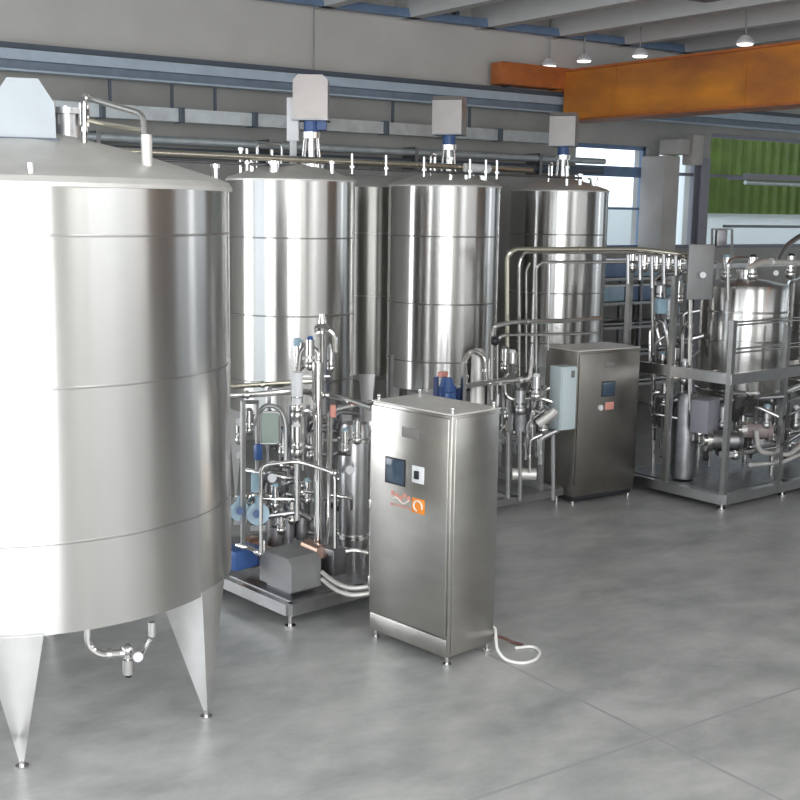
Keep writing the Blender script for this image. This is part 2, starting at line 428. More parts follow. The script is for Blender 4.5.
# ------------------------------------------------------------------ valve / pipe helpers
def clamp_ring(b, p, d, r):
    p, d = Vector(p), Vector(d).normalized(); b.cyl(p-d*.012, p+d*.012, r*1.45, seg=14)
def pipe(parent, pts, r, m=None, bend=None, clamps=(), name='pipe'):
    b = MB().tube(pts, r, bend)
    for i, f in clamps:
        a, c = Vector(pts[i]), Vector(pts[i+1]); clamp_ring(b, a.lerp(c, f), c-a, r)
    return b.build(name, m or M_PIPE, parent)
def valve(parent, p, h=.30, r=.045, top=None, body=None, flip=1):
    """pneumatic seat valve: ball body, bonnet, actuator cylinder, cap"""
    p = Vector(p); z = Vector((0,0,flip))
    b = MB().ball(p, r*1.1).cyl(p, p+z*h*.35, r*.5); clamp_ring(b, p+z*h*.2, z, r*.7)
    v = b.build('valve', body or M_PIPE, parent)
    MB().cyl(p+z*h*.35, p+z*h*.9, r).build('actuator', M_STEEL if top is None else body or M_PIPE, v)
    MB().cyl(p+z*h*.9, p+z*h*1.02, r*.8, r*.5).build('cap', top or M_WHITE, v)
    return v
def pump(parent, p, ax, r=.09, Lm=.24, m=None):
    """centrifugal pump: round casing, motor body with fan cowl and foot"""
    p, ax = Vector(p), Vector(ax).normalized(); m = m or M_LBLUE
    b = MB().cyl(p-ax*.03, p+ax*.03, r*1.0, seg=24).cyl(p-ax*.05, p-ax*.03, r*.5).cyl(p, p+Vector((0,0,r*1.6)), r*.28)
    q = b.build('pump', m if m is M_LBLUE else M_PIPE, parent)
    MB().cyl(p+ax*.03, p+ax*Lm, r*.85, seg=20).cyl(p+ax*Lm, p+ax*(Lm+.05), r*.95, r*.75, seg=20).build('motor', m, q)
    c = p+ax*Lm*.6; MB().box((c.x, c.y, c.z-r*1.1), (r*1.3, r*1.3, r*.5), math.atan2(ax.y, ax.x)).build('foot', M_DSTEEL, q)
    return q
def gauge(parent, p, d, r=.04, m=None):
    p, d = Vector(p), Vector(d).normalized()
    g_ = MB().cyl(p, p+d*.03, r).build('gauge', M_DSTEEL, parent)
    MB().cyl(p+d*.031, p+d*.035, r*.85).build('dial', m or M_WHITE, g_); return g_
TOCAM = lambda p: (EYE-Vector(p)).normalized()

# ------------------------------------------------------------------ big foreground tank
def tank_leg(parent, c, R, bear, wid, dep, z1, rt, m, z0=.035, name='leg'):
    """folded tapering leg: outer plate following the shell, two flanges running inwards, small foot"""
    a = math.radians(bear); o = Vector((math.sin(a), math.cos(a), 0)); s_ = Vector((math.cos(a), -math.sin(a), 0)); c = Vector((c[0], c[1], 0))
    vs = []; N = 9
    n = 7
    for i in range(N):
        t = i/(N-1); z = z1*(1-t)+z0*t; hw = wid/2*(1-t)+.012*t; Rr = R*(1-t)+rt*t; dp = dep*(1-t)+.02*t
        row = [-s_*hw*.92+o*(Rr-dp), -s_*hw+o*(math.sqrt(max(Rr*Rr-hw*hw, 0))), -s_*hw*.5+o*(math.sqrt(Rr*Rr-hw*hw*.25)), o*Rr,
               s_*hw*.5+o*(math.sqrt(Rr*Rr-hw*hw*.25)), s_*hw+o*(math.sqrt(max(Rr*Rr-hw*hw, 0))), s_*hw*.92+o*(Rr-dp)]
        vs += [c+r_+Vector((0,0,z)) for r_ in row]
    b = MB(); f = [(i*n+k, i*n+k+1, (i+1)*n+k+1, (i+1)*n+k) for i in range(N-1) for k in range(n-1)]
    f += [(i*n+n-1, i*n, (i+1)*n, (i+1)*n+n-1) for i in range(N-1)]+[tuple(range(n)), tuple(reversed(range((N-1)*n, N*n)))]
    b.add(vs, f); lg = b.build(name, m, parent, sharp=25)
    p = c+o*(rt-.012)
    MB().cyl((p.x, p.y, 0), (p.x, p.y, .012), .035).cyl((p.x, p.y, .01), (p.x, p.y, .075), .014).build('foot', M_PIPE, lg)
    return lg

d1 = at(25, 300, dist=7.3); C1 = Vector((d1.x, d1.y, 0))
l_ = at(230.5, 400, dist=1)-EYE; l_.z = 0; l_.normalize(); R1 = abs(l_.x*C1.y-l_.y*C1.x)
ZB, ZR = .80, 3.085
T1 = thing('storage_tank', 'largest stainless steel tank, standing on folded legs in the left foreground', 'tank', (C1.x, C1.y, 0))
MB().lathe([(R1, ZB), (R1, 1.28), (R1, 2.08), (R1, 2.84), (R1, ZR)], C1, 128).build('shell', M_TANK, T1)
MB().lathe([(R1+.018, ZR-.005), (R1+.02, ZR+.015), (R1, ZR+.045), (R1-.08, ZR+.075), (.62, ZR+.22), (.22, ZR+.31), (0, ZR+.315)], C1, 96).build('roof', M_ROOF, T1)
for z in (1.28, 2.08, 2.84):
    MB().lathe([(R1+.0005, z-.007), (R1+.0012, z-.005), (R1+.0012, z+.005), (R1+.0005, z+.007)], C1, 96).build('weld_seam', M_WELD, T1)
MB().lathe([(0, ZB-.14), (.1, ZB-.135), (R1-.06, ZB-.012), (R1-.001, ZB+.02), (0, ZB+.03)], C1, 96).build('bottom', M_LEG, T1)
for bear, rt in ((203, 1.0), (140.5, 1.14), (23, 1.05), (320.5, 1.05)):
    tank_leg(T1, C1, R1+.004, bear, .31, .30, ZB+.02, rt, M_LEG)
# hood over the agitator motor
hc = at(24, 112, dist=7.0); hc.z = 3.50
vd = Vector((FW.x, FW.y, 0)).normalized(); sd = Vector((RT.x, RT.y, 0)).normalized()
hx = (sd*.96+vd*.28).normalized(); hy = Vector((-hx.y, hx.x, 0))
def hp(u, v, z): return hc+hx*u+hy*v+Vector((0,0,z))
b = MB().prism([hp(-.165, 0, -.155), hp(.165, 0, -.155), hp(.16, 0, .03), hp(.08, 0, .155), (hp(-.08, 0, .155)), hp(-.165, 0, .03)], -hy*.16, hy*.26)
ag = b.build('motor_hood', M_HOOD, T1)
b = MB().box(hp(0, .05, -.165), (.36, .44, .02), math.atan2(hx.y, hx.x)); b.build('hood_base', M_DRAIL, ag)
p = hp(0, .03, 0)
MB().cyl((p.x, p.y, 3.26), (p.x, p.y, 3.31), .08).cyl((p.x, p.y, 3.22), (p.x, p.y, 3.28), .13).build('agitator_neck', M_DSTEEL, T1)
for k in range(4):
    q = p+Vector((.1*math.cos(k*PI/2+.5), .1*math.sin(k*PI/2+.5), 0)); MB().cyl((q.x, q.y, 3.2), (q.x, q.y, 3.31), .014).build('stud', M_PIPE, T1)
# manway and fittings beside it
mp_ = at(67, 130, dist=7.25)
b = MB().cyl((mp_.x, mp_.y, 3.30), (mp_.x, mp_.y, 3.50), .10, seg=24).cyl((mp_.x, mp_.y, 3.50), (mp_.x, mp_.y, 3.535), .125, seg=24)
mw = b.build('manway', M_STEEL, T1)
for k in range(5):
    q = mp_+Vector((.125*math.cos(k*1.256), .125*math.sin(k*1.256), 0)); MB().cyl((q.x, q.y, 3.44), (q.x, q.y, 3.56), .011).build('wing_bolt', M_PIPE, mw)
D = 6.95
pipe(T1, [at(84, 143, dist=D), at(84, 97, dist=D), at(143, 114, dist=D-.25), at(147, 165, dist=D-.3)], .017, clamps=((0, .3), (1, .04)), name='spray_pipe')
pt = at(147, 165, dist=D-.3)
MB().cyl((pt.x, pt.y, pt.z-.08), (pt.x, pt.y, pt.z+.16), .030).cyl((pt.x, pt.y, pt.z-.06), (pt.x, pt.y, pt.z-.02), .05).build('inlet_nozzle', M_ROOF, T1)
pipe(T1, [at(86, 120, dist=D+.02), at(105, 124, dist=D), at(142, 130, dist=D-.2)], .012, M_YPIPE, name='spray_pipe')
pipe(T1, [at(52, 118, dist=7.3), at(66, 114, dist=7.28), at(86, 118, dist=D+.2)], .012, name='spray_pipe')
b = MB()
for px, y0, y1, dd in ((30, 152, 168, 6.15),):
    p = at(px, y1, dist=dd); q = at(px, y0, dist=dd); MB().cyl((q.x, q.y, 3.11), (q.x, q.y, 3.19), .015).build('lifting_lug', M_PIPE, T1)
q = at(215, 160, dist=7.35); MB().cyl((q.x, q.y, 3.08), (q.x, q.y, 3.24), .018).cyl((q.x, q.y, 3.22), (q.x, q.y, 3.245), .03).build('nozzle', M_PIPE, T1)
b.bm.free()
# outlet pipework under the tank
dp = 6.75
ou = thing('outlet_valve_group', 'small outlet valve group hanging under the big foreground tank', 'valve')
bpy.data.objects.remove(ou); 
pipe(T1, [at(88, 628, dist=dp), at(88, 646, dist=dp), at(100, 655, dist=dp), at(132, 652, dist=dp)], .022, clamps=((2, .3), (2, .7)), name='outlet_pipe')
pipe(T1, [at(152, 622, dist=dp), at(152, 636, dist=dp)], .022, name='outlet_pipe')
v = valve(T1, at(128, 650, dist=dp), .16, .035, M_BLACK, flip=-1)
gauge(T1, at(138, 657, dist=dp-.05), TOCAM(at(138, 657, dist=dp)), .03)
pipe(T1, [at(128, 650, dist=dp), at(140, 658, dist=dp), at(150, 640, dist=dp)], .014, name='outlet_pipe')

# ------------------------------------------------------------------ the three tall tanks behind
R2 = .64; ZB2, ZR2 = .98, 3.25
def tall_tank(loc, label, group):
    t = thing('mixing_tank', label, 'tank', loc, 0, group); c = Vector(loc)
    MB().lathe([(R2, ZB2), (R2, ZR2)], c, 96).build('shell', M_TANK, t)
    MB().lathe([(R2+.01, ZR2-.005), (R2+.012, ZR2+.01), (R2-.02, ZR2+.035), (.4, ZR2+.11), (.15, ZR2+.17), (0, ZR2+.175)], c, 64).build('roof', M_ROOF, t)
    for z in (1.30, 1.95, 2.70): MB().lathe([(R2+.0005, z-.008), (R2+.004, z-.003), (R2+.004, z+.003), (R2+.0005, z+.008)], c, 64).build('weld_seam', M_WELD, t)
    MB().lathe([(0, ZB2-.18), (.08, ZB2-.17), (R2-.04, ZB2-.01), (R2-.001, ZB2+.02), (0, ZB2+.03)], c, 64).build('bottom', M_LEG, t)
    for bear in (35, 125, 215, 305): tank_leg(t, c, R2+.004, bear, .2, .18, ZB2+.02, R2-.06, M_LEG)
    a = c+sd*.20                                              # agitator stands a little off centre
    z = ZR2+.12
    MB().cyl((a.x, a.y, z-.05), (a.x, a.y, z+.05), .14, seg=24).cyl((a.x, a.y, z+.04), (a.x, a.y, z+.34), .035).cyl((a.x, a.y, z+.30), (a.x, a.y, z+.36), .10).build('agitator_neck', M_PIPE, t)
    for k in range(4):
        an = k*PI/2+.4; MB().cyl((a.x+.12*math.cos(an), a.y+.12*math.sin(an), z), (a.x+.085*math.cos(an), a.y+.085*math.sin(an), z+.33), .010).build('stay', M_PIPE, t)
    mt = MB().cyl((a.x, a.y, z+.34), (a.x, a.y, z+.52), .075, seg=24).box((a.x+sd.x*.1, a.y+sd.y*.1, z+.43), (.1, .09, .09), -YAW).build('gear_motor', M_BLUE, t)
    b = MB()
    e = [(-.17, -.22), (.17, -.22), (.17, .15), (.12, .20), (-.12, .20), (-.17, .15)]
    h = Vector((a.x, a.y, z+.70)); vv = Vector((-sd.y, sd.x, 0))
    b.prism([h+sd*u+Vector((0,0,w_)) for u, w_ in e], -vv*.17, vv*.17); hd = b.build('motor_hood', M_HOODB, t)
    MB().box(h+Vector((0,0,-.225)), (.36, .35, .015), -YAW).build('hood_base', M_DSTEEL, hd)
    for (du, dv, hh, r) in ((-.48, -.15, .26, .022), (-.35, -.3, .16, .028), (.42, -.25, .14, .022), (-.12, -.45, .12, .05)):
        q = c+sd*du+vv*dv; zz = ZR2+.02+.12*(1-math.hypot(du, dv)/R2)
        MB().cyl((q.x, q.y, zz-.03), (q.x, q.y, zz+hh), r).cyl((q.x, q.y, zz+hh-.02), (q.x, q.y, zz+hh+.005), r*1.6).build('nozzle', M_PIPE, t)
    q = c+vv*.1-sd*.1; pipe(t, [q+Vector((0,0,ZR2+.1))-sd*.25, q+Vector((0,0,ZR2+.36))-sd*.25, q+Vector((0,0,ZR2+.36)), q+Vector((0,0,ZR2+.12))], .015, name='spray_pipe')
    return t
def tank_pos(limb, depth):
    """centre of a tank of radius R2 whose right-hand outline passes pixel x=limb"""
    th = YAW+math.atan((limb-400)/F); dd = depth
    # centre at perpendicular distance R2 left of the tangent ray
    return (dd*math.sin(th)-R2*math.cos(th), dd*math.cos(th)+R2*math.sin(th), 0)
P2, P3, P4 = tank_pos(352.5, 12.1), tank_pos(496, 13.8), tank_pos(602.5, 16.0)
T2 = tall_tank(P2, 'tall stainless mixing tank just right of and behind the big foreground tank', 'tall mixing tanks in a row')
T3 = dup(T2, P3, 1.35, 'middle one of the three tall stainless mixing tanks, behind front control cabinet')
T4 = dup(T2, P4, 1.30, 'farthest tall stainless mixing tank, next to the bright window')

q = Vector(P2)+sd*.02+Vector((0,0,3.85)); MB().box(q, (.12, .12, .42), -YAW, .01).bar(q-Vector((0,0,.2)), q-Vector((0,0,.5)), .05, .05).build('terminal_box', M_WHITE, T2)
TB = thing('buffer_tank', 'plain stainless tank seen in the gap between first and middle mixing tanks', 'tank', (8.24, 12.5, 0)); c = Vector((8.24, 12.5, 0))
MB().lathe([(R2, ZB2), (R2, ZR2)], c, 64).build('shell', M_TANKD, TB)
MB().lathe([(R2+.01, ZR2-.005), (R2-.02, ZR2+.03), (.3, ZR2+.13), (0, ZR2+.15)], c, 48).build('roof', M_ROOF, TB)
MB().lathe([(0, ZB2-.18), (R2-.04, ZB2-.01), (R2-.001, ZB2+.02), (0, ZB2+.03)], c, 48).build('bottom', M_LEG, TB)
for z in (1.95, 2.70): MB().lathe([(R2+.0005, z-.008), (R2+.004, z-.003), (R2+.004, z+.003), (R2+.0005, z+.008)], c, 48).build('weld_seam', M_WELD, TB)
for bear in (35, 125, 215, 305): tank_leg(TB, c, R2+.004, bear, .2, .18, ZB2+.02, R2-.06, M_LEG)

# manifold pipe along the tank tops
t = thing('manifold_pipe', 'long polished pipe running across the tops of the tall tanks', 'pipe', (7, 10.2, 3.45))
MB().cyl((3.2, 10.1, 3.46), (9.0, 10.35, 3.445), .03).build('pipe', M_YPIPE, t)
MB().cyl((3.2, 10.22, 3.40), (9.9, 10.5, 3.385), .014).build('pipe', M_DSTEEL, t)
for px in (247, 272, 352, 386, 424, 470, 486, 497):
    p = at(px, 160, Y=10.2); 
    b = MB().cyl((p.x, p.y, 3.33), (p.x, p.y, 3.53), .014); clamp_ring(b, (p.x, p.y, 3.40), (0,0,1), .02); b.build('drop_pipe', M_PIPE, t)
p = at(478, 168, Y=10.28); MB().cyl((p.x-.18, p.y, 3.445), (p.x+.16, p.y+.01, 3.44), .045).build('sleeve', M_WHITE, t)

# ------------------------------------------------------------------ front control cabinet
YA = .155
K1 = thing('control_cabinet', 'large stainless control cabinet in front with screen, white switch and orange emblem', 'cabinet', (4.565, 5.939, 0), YA)
k = L(K1); Wc, Dc, Hc, zc = .758, .455, 1.636, .067
Rz = lambda: YA
def cbox(root, x0, x1, y0, y1, z0, z1, rz, m, name, parent=None, bev=.004):
    f = L(root); c_ = f((x0+x1)/2, (y0+y1)/2, (z0+z1)/2)
    return MB().box(c_, (x1-x0, y1-y0, z1-z0), rz, bev).build(name, m, parent or root)
cbox(K1, 0, Dc, 0, Wc, zc, zc+Hc-.012, YA, M_CAB, 'body', bev=.008)
cbox(K1, -.006, Dc+.006, -.006, Wc+.006, zc+Hc-.012, zc+Hc, YA, M_ROOF, 'top_panel')
dr = cbox(K1, -.022, -.001, .012, Wc-.008, zc+.14, zc+Hc-.03, YA, M_CAB, 'door', bev=.006)
cbox(K1, -.012, .0, .006, Wc-.006, zc+.005, zc+.125, YA, M_CAB, 'plinth_panel')
cbox(K1, .025, Dc-.02, -.008, .0, zc+.02, zc+Hc-.03, YA, M_CAB, 'side_panel')
cbox(K1, -.03, -.022, .415, .590, zc+1.10, zc+1.265, YA, M_SCREEN, 'touch_screen', dr)
cbox(K1, -.026, -.022, .405, .600, zc+1.09, zc+1.275, YA, M_BLACK, 'screen_bezel', dr, .002)
cbox(K1, -.032, -.022, .225, .335, zc+1.14, zc+1.255, YA, M_WHITE, 'switch_plate', dr)
cbox(K1, -.050, -.032, .262, .298, zc+1.17, zc+1.225, YA, M_BLACK, 'rotary_switch', dr)
cbox(K1, -.026, -.022, .28, .44, zc+1.43, zc+1.50, YA, M_LABEL, 'name_plate', dr)
# orange emblem: square with a light bow, and a swirl of red strokes beside it
em = cbox(K1, -.0255, -.0222, .215, .335, zc+.935, zc+1.035, YA, M_OR2, 'emblem', dr, .001)
b = MB()
b.tube([k(-.027,   .275+.04*math.cos(a), zc+.985+.035*math.sin(a)) for a in [i*.45 for i in range(-3, 9)]], .006)
b.build('emblem_bow', M_CREAM, em)
b = MB()
for i in range(5): b.box(k(-.024, .365+i*.04, zc+1.02+.012*math.sin(i*2.1)), (.003, .026, .028), YA)
b.build('emblem_lettering', M_PINK, em); b = MB()
for i in range(7): b.box(k(-.024, .355+i*.03, zc+.95+.004*(i % 2)), (.003, .018, .012), YA)
b.build('emblem_underline', M_PINK, em)
b = MB(); b.tube([k(-.0245, .52-.026*i, zc+.99+.018*math.sin(i*1.2)) for i in range(7)], .006); b.build('emblem_swirl', M_CREAM, em)
for (x_, y_) in ((.03, .03), (Dc-.03, .03), (.03, Wc-.03), (Dc-.03, Wc-.03)):
    p = k(x_, y_, 0); MB().cyl(p, p+Vector((0,0,.015)), .028).cyl(p, p+Vector((0,0,zc+.01)), .012).build('foot', M_PIPE, K1)
    p = k(x_, y_, zc+Hc); MB().cyl(p, p+Vector((0,0,.022)), .014).ball(p+Vector((0,0,.03)), .014).build('lifting_eye', M_PIPE, K1)
for z in (.35, .9, 1.45): cbox(K1, -.026, -.004, Wc-.012, Wc+.003, zc+z-.04, zc+z+.04, YA, M_PIPE, 'hinge')
b = MB().tube([k(.03, Wc+.03, .3), k(.03, Wc+.03, 1.0)+Vector((0,0,.02)), k(.03, Wc+.03, 1.52), k(.03, Wc-.02, 1.56)], .014, .05); b.build('side_conduit', M_ROOF, K1)
# hoses on the floor beside it
g0 = at(493, 641, dist=0.1) ; 
fl = lambda px, py, z=.012: at(px, py, z=z)
p0 = k(Dc+.004, .10, .16)
b = MB().tube([k(Dc+.01, .06, .17), k(Dc+.05, .03, .15), fl(497, 650, .06), fl(505, 660), fl(522, 664), fl(536, 660), fl(541, 652), fl(534, 646), fl(515, 648)], .011, .06)
tag(b.build('hose', M_HOSE), 'white hose curling on the floor beside front control cabinet', 'hose')
b = MB().tube([k(Dc+.02, .10, .10), fl(504, 638, .05), fl(512, 642, .015), fl(523, 645, .012)], .010, .05)
tag(b.build('cable', mat('brown_cable', (.12,.05,.04), .5)), 'short brown cable lying behind the white hose', 'cable')

# ------------------------------------------------------------------ pipe skid between big tank and cabinet
S1 = thing('pump_skid', 'stainless pump and valve skid between big tank and front cabinet', 'skid', (4.06, 7.15, 0), .12)
k = L(S1); A = .12
sx, sy = 1.35, 1.7
b = MB(); zt = .14
for (a0, a1) in (((0, 0), (sx, 0)), ((0, sy), (sx, sy)), ((0, 0), (0, sy)), ((sx, 0), (sx, sy)), ((sx/2, 0), (sx/2, sy)), ((0, sy*.5), (sx, sy*.5))):
    b.bar(k(*a0, zt), k(*a1, zt), .07, .085)
b.build('base_frame', M_STEEL, S1)
MB().box(k(sx/2, sy/2, .185), (sx-.06, sy-.06, .008), A).build('drip_tray', M_DSTEEL, S1)
for (x_, y_) in ((.02, .02), (sx-.02, .02), (.02, sy-.02), (sx-.02, sy-.02)):
    p = k(x_, y_, 0); MB().cyl(p, p+Vector((0,0,.015)), .04).cyl(p, p+Vector((0,0,.10)), .014).build('foot', M_PIPE, S1)
# shrouded motor box in front
bx = MB()
e = [(.0, 0), (.40, 0), (.40, .20), (.36, .245), (.05, .245), (.0, .20)]
bx.prism([k(.09, .10+u, .22+v_) for u, v_ in e], (0,0,0), k(.27, 0, 0)-k(0, 0, 0)); bx.build('motor_shroud', M_GREYBOX, S1)
MB().box(k(.22, .3, .205), (.2, .3, .03), A).build('motor_mount', M_DSTEEL, S1)
q = MB().cyl(k(.20, .50, .36), k(.20, .72, .36), .085, seg=24).cyl(k(.20, .72, .36), k(.20, .80, .36), .12, seg=24).build('pump_head', M_COPPER, S1)
d = 8.55
pipe(S1, [at(306, 545, dist=8.8), at(322, 552, dist=8.6)], .05, M_COPPER, name='bronze_coupling')
# tall standpipe
MB().cyl(at(318, 560, dist=8.75), at(318, 385, dist=8.75), .034).cyl(at(318, 400, dist=8.75), at(318, 362, dist=8.75), .045).build('standpipe', M_PIPE, S1)
MB().cyl(at(345, 560, dist=9.3), at(345, 425, dist=9.3), .11, seg=24).lathe([(0,0)], (0,0,0)).build('heat_exchanger', M_DSTEEL, S1) if False else None
hx_ = at(354, 500, dist=9.2)
MB().lathe([(0, .28), (.10, .30), (.12, .36), (.12, 1.28), (.10, 1.33), (0, 1.35)], (hx_.x, hx_.y, 0), 28).build('heat_exchanger', M_STEEL, S1)
for z in (.42, 1.2): MB().lathe([(.121, z-.02), (.135, z-.015), (.135, z+.015), (.121, z+.02)], (hx_.x, hx_.y, 0), 28).build('band', M_PIPE, S1)
for a_ in (0, 2.1, 4.2): MB().cyl((hx_.x+.1*math.cos(a_), hx_.y+.1*math.sin(a_), .185), (hx_.x+.1*math.cos(a_), hx_.y+.1*math.sin(a_), .36), .012).build('leg', M_PIPE, S1)
# front loop (guard rail) and twin down pipes
pipe(S1, [at(261, 553, dist=8.45), at(261, 465, dist=8.45), at(298, 461, dist=8.5), at(335, 473, dist=8.45), at(335, 548, dist=8.45)], .014, bend=.06, name='guard_loop')
pipe(S1, [at(328, 412, dist=8.75), at(329, 520, dist=8.7), at(326, 545, dist=8.6)], .014, clamps=((0, .5),))
MB().ball(at(335, 473, dist=8.4), .028).build('elbow_ball', M_PIPE, S1)
# top header pipes
pipe(S1, [at(225, 396, dist=8.9), at(262, 394, dist=8.9), at(300, 390, dist=8.9), at(345, 399, dist=8.7), at(372, 408, dist=8.5)], .024, bend=.2, clamps=((0, .6), (2, .3)))
pipe(S1, [at(225, 387, dist=9.2), at(300, 382, dist=9.2), at(318, 381, dist=9.0)], .02, M_YPIPE, clamps=((0, .5),))
pipe(S1, [at(330, 470, dist=8.65), at(331, 411, dist=8.65), at(345, 407, dist=8.65), at(372, 402, dist=8.65)], .016, bend=.07)
pipe(S1, [at(316, 480, dist=8.6), at(316, 412, dist=8.6), at(303, 410, dist=8.7), at(303, 470, dist=8.8)], .016, bend=.07)
MB().cyl(at(333, 417, dist=8.62), at(333, 405, dist=8.62), .022).build('red_sleeve', M_PINK, S1)
# left frame post and sight glass
MB().bar(at(243, 401, dist=8.7), at(243, 560, dist=8.7), .03, .03).bar(at(243, 402, dist=8.7), at(257, 402, dist=8.9), .03, .03).bar(at(257, 402, dist=8.9), at(257, 470, dist=8.9), .022, .022).build('rack_post', M_STEEL, S1)
p = at(270, 428, dist=8.9); tc_ = TOCAM(p); tc_.z = 0; tc_.normalize(); rr = Vector((-tc_.y, tc_.x, 0)) 
b = MB(); ring = [p+rr*u+Vector((0,0,w_)) for u, w_ in ((-.075,-.12),(.075,-.12),(.075,.12),(-.075,.12))]
b.tube(ring+[ring[0]], .012, .04); sg = b.build('sight_glass', M_STEEL, S1)
b = MB().prism([p+rr*u+Vector((0,0,w_)) for u, w_ in ((-.065,-.10),(-.045,-.115),(.045,-.115),(.065,-.10),(.065,.10),(.045,.115),(-.045,.115),(-.065,.10))], tc_*0, tc_*.012); b.build('glass', M_DIAL, sg)
pipe(S1, [at(256, 440, dist=8.95), at(256, 415, dist=8.95), at(266, 404, dist=8.95), at(280, 408, dist=8.95), at(286, 422, dist=8.95), at(286, 462, dist=8.95)], .018, M_STEEL, bend=.08)
# valve stack
for y_, hh in ((452, .22), (415, .26)):
    valve(S1, at(297, y_, dist=8.75), hh, .045, M_WHITE)
MB().cyl(at(297, 520, dist=8.75), at(297, 372, dist=8.75), .02).build('valve_riser', M_PIPE, S1)
MB().cyl(at(297, 396, dist=8.72), at(297, 372, dist=8.72), .042).cyl(at(297, 404, dist=8.72), at(297, 398, dist=8.72), .036).build('white_actuator', M_WHITE, S1)
# top valve cluster in front of the second tank
pipe(S1, [at(322, 392, dist=8.8), at(322, 340, dist=8.8), at(322, 312, dist=8.8)], .017, clamps=((0, .4), (1, .3)))
pipe(S1, [at(316, 334, dist=8.8), at(324, 328, dist=8.8), at(334, 334, dist=8.8), at(335, 352, dist=8.8)], .026, bend=.06, clamps=((0, .3),))
pipe(S1, [at(298, 372, dist=8.85), at(300, 352, dist=8.85), at(306, 345, dist=8.85), at(318, 350, dist=8.85), at(320, 372, dist=8.85)], .018, bend=.05)
valve(S1, at(300, 366, dist=8.9), .20, .035, M_LBLUE); valve(S1, at(310, 366, dist=8.8), .22, .033, M_BLUE); valve(S1, at(331, 368, dist=8.9), .18, .03)
MB().box(at(297, 342, dist=8.85), (.04, .04, .06), .4, .006).build('position_sensor', M_LBLUE, S1)
MB().lathe([(0, .0), (.055, .0), (.06, .02), (.03, .05), (.02, .12), (0, .12)], at(322, 330, dist=8.75), 20).build('vent_head', M_PIPE, S1)
b = MB().bar(at(293, 376, dist=8.85), at(330, 376, dist=8.85), .03, .012); b.build('bracket', M_STEEL, S1)
# blue motors low on the left
pump(S1, at(240, 511, dist=8.75), TOCAM(at(240, 511, dist=8.75))*-1+Vector((0,0,.05)), .075, .22, M_LBLUE)
pump(S1, at(258, 514, dist=8.7), TOCAM(at(258, 514, dist=8.7))*-1, .085, .22, M_LBLUE)
for q in ((240, 511), (257, 514)):
    p = at(*q, dist=8.62); MB().cyl(p, p+TOCAM(p)*.02, .03).build('hub_cap', M_BLUE, S1)
p = at(240, 556, dist=8.75); MB().box(p, (.26, .2, .16), A+.1, .02).build('blue_drive', M_BLUE, S1)
p = at(255, 480, dist=8.8); MB().cyl(p-Vector((0,0,.09)), p+Vector((0,0,.05)), .03).build('filter_cup', M_LBLUE, S1)
MB().box(at(258, 452, dist=8.75), (.05, .05, .12), .2, .008).build('solenoid', M_BLUE, S1)
pipe(S1, [at(235, 545, dist=8.6), at(250, 548, dist=8.6), at(264, 556, dist=8.5), at(264, 540, dist=8.5)], .018, clamps=((0, .5), (1, .5)))
# inner pipework: many short runs with clamps
rnd = random.Random(3)
for i in range(30):
    px = 238+rnd.random()*100; py = 425+rnd.random()*115; dd = 8.9+rnd.random()*.45
    k2 = rnd.choice([0, 1, 2])
    if k2 == 0: P_ = [at(px, py, dist=dd), at(px, py-18-rnd.random()*30, dist=dd), at(px+14, py-20-rnd.random()*30, dist=dd+.1)]
    elif k2 == 1: P_ = [at(px, py, dist=dd), at(px+22, py+3, dist=dd), at(px+22, py+20, dist=dd+.1)]
    else: P_ = [at(px, py, dist=dd), at(px+6, py-16, dist=dd-.1), at(px+24, py-14, dist=dd)]
    pipe(S1, P_, .012+rnd.random()*.014, rnd.choice([M_PIPE, M_STEEL, M_DSTEEL]), bend=.04, clamps=((0, .5),))
for (px, py) in ((275, 505), (292, 520), (281, 530), (307, 500), (240, 440), (249, 430), (283, 452), (311, 455), (345, 450), (357, 440)):
    valve(S1, at(px, py, dist=9.0), .17, .035, rnd.choice([M_WHITE, M_BLACK, M_LBLUE, M_STEEL]))
for (px, py) in ((272, 478), (240, 422), (240, 455), (350, 470)):
    p = at(px, py, dist=8.95); gauge(S1, p, TOCAM(p), .035)
for px in (290, 308, 340, 362):
    MB().bar(at(px, 560, dist=9.3), at(px, 405, dist=9.3), .025, .025).build('rack_post', M_DSTEEL, S1)
MB().bar(at(286, 440, dist=9.32), at(372, 440, dist=9.25), .02, .02).bar(at(286, 500, dist=9.32), at(372, 500, dist=9.25), .02, .02).build('rack_rail', M_STEEL, S1)
for (px, py, r_, h_) in ((276, 536, .07, .16), (288, 528, .06, .2), (268, 522, .05, .14), (302, 530, .05, .22)):
    p = at(px, py, dist=9.05); MB().lathe([(0, -.08), (r_, -.07), (r_, h_*.5), (r_*.6, h_*.6), (r_*.6, h_), (0, h_)], p, 20).build('valve_body', M_DSTEEL, S1)
pipe(S1, [at(243, 470, dist=9.0), at(300, 480, dist=9.0), at(300, 500, dist=9.0), at(262, 498, dist=9.0)], .02, M_PIPE, clamps=((0, .3), (0, .7), (2, .5)))
pipe(S1, [at(268, 516, dist=8.95), at(300, 512, dist=8.95), at(312, 520, dist=8.9)], .022, M_STEEL, clamps=((0, .5),))
# pale flexible pipes bottom right
for dy in (0, 7):
    pipe(S1, [at(322, 572+dy, dist=8.5), at(335, 583+dy, dist=8.4), at(352, 589+dy, dist=8.3), at(372, 586+dy, dist=8.3)], .017, M_ROOF, bend=.15, name='flexible_pipe')
pipe(S1, [at(338, 552, dist=8.8), at(356, 550, dist=8.8), at(368, 553, dist=8.8)], .02, clamps=((0, .5),))
p = at(333, 560, dist=8.6); MB().box(p, (.12, .16, .2), A, .01).build('junction_box', M_DSTEEL, S1)

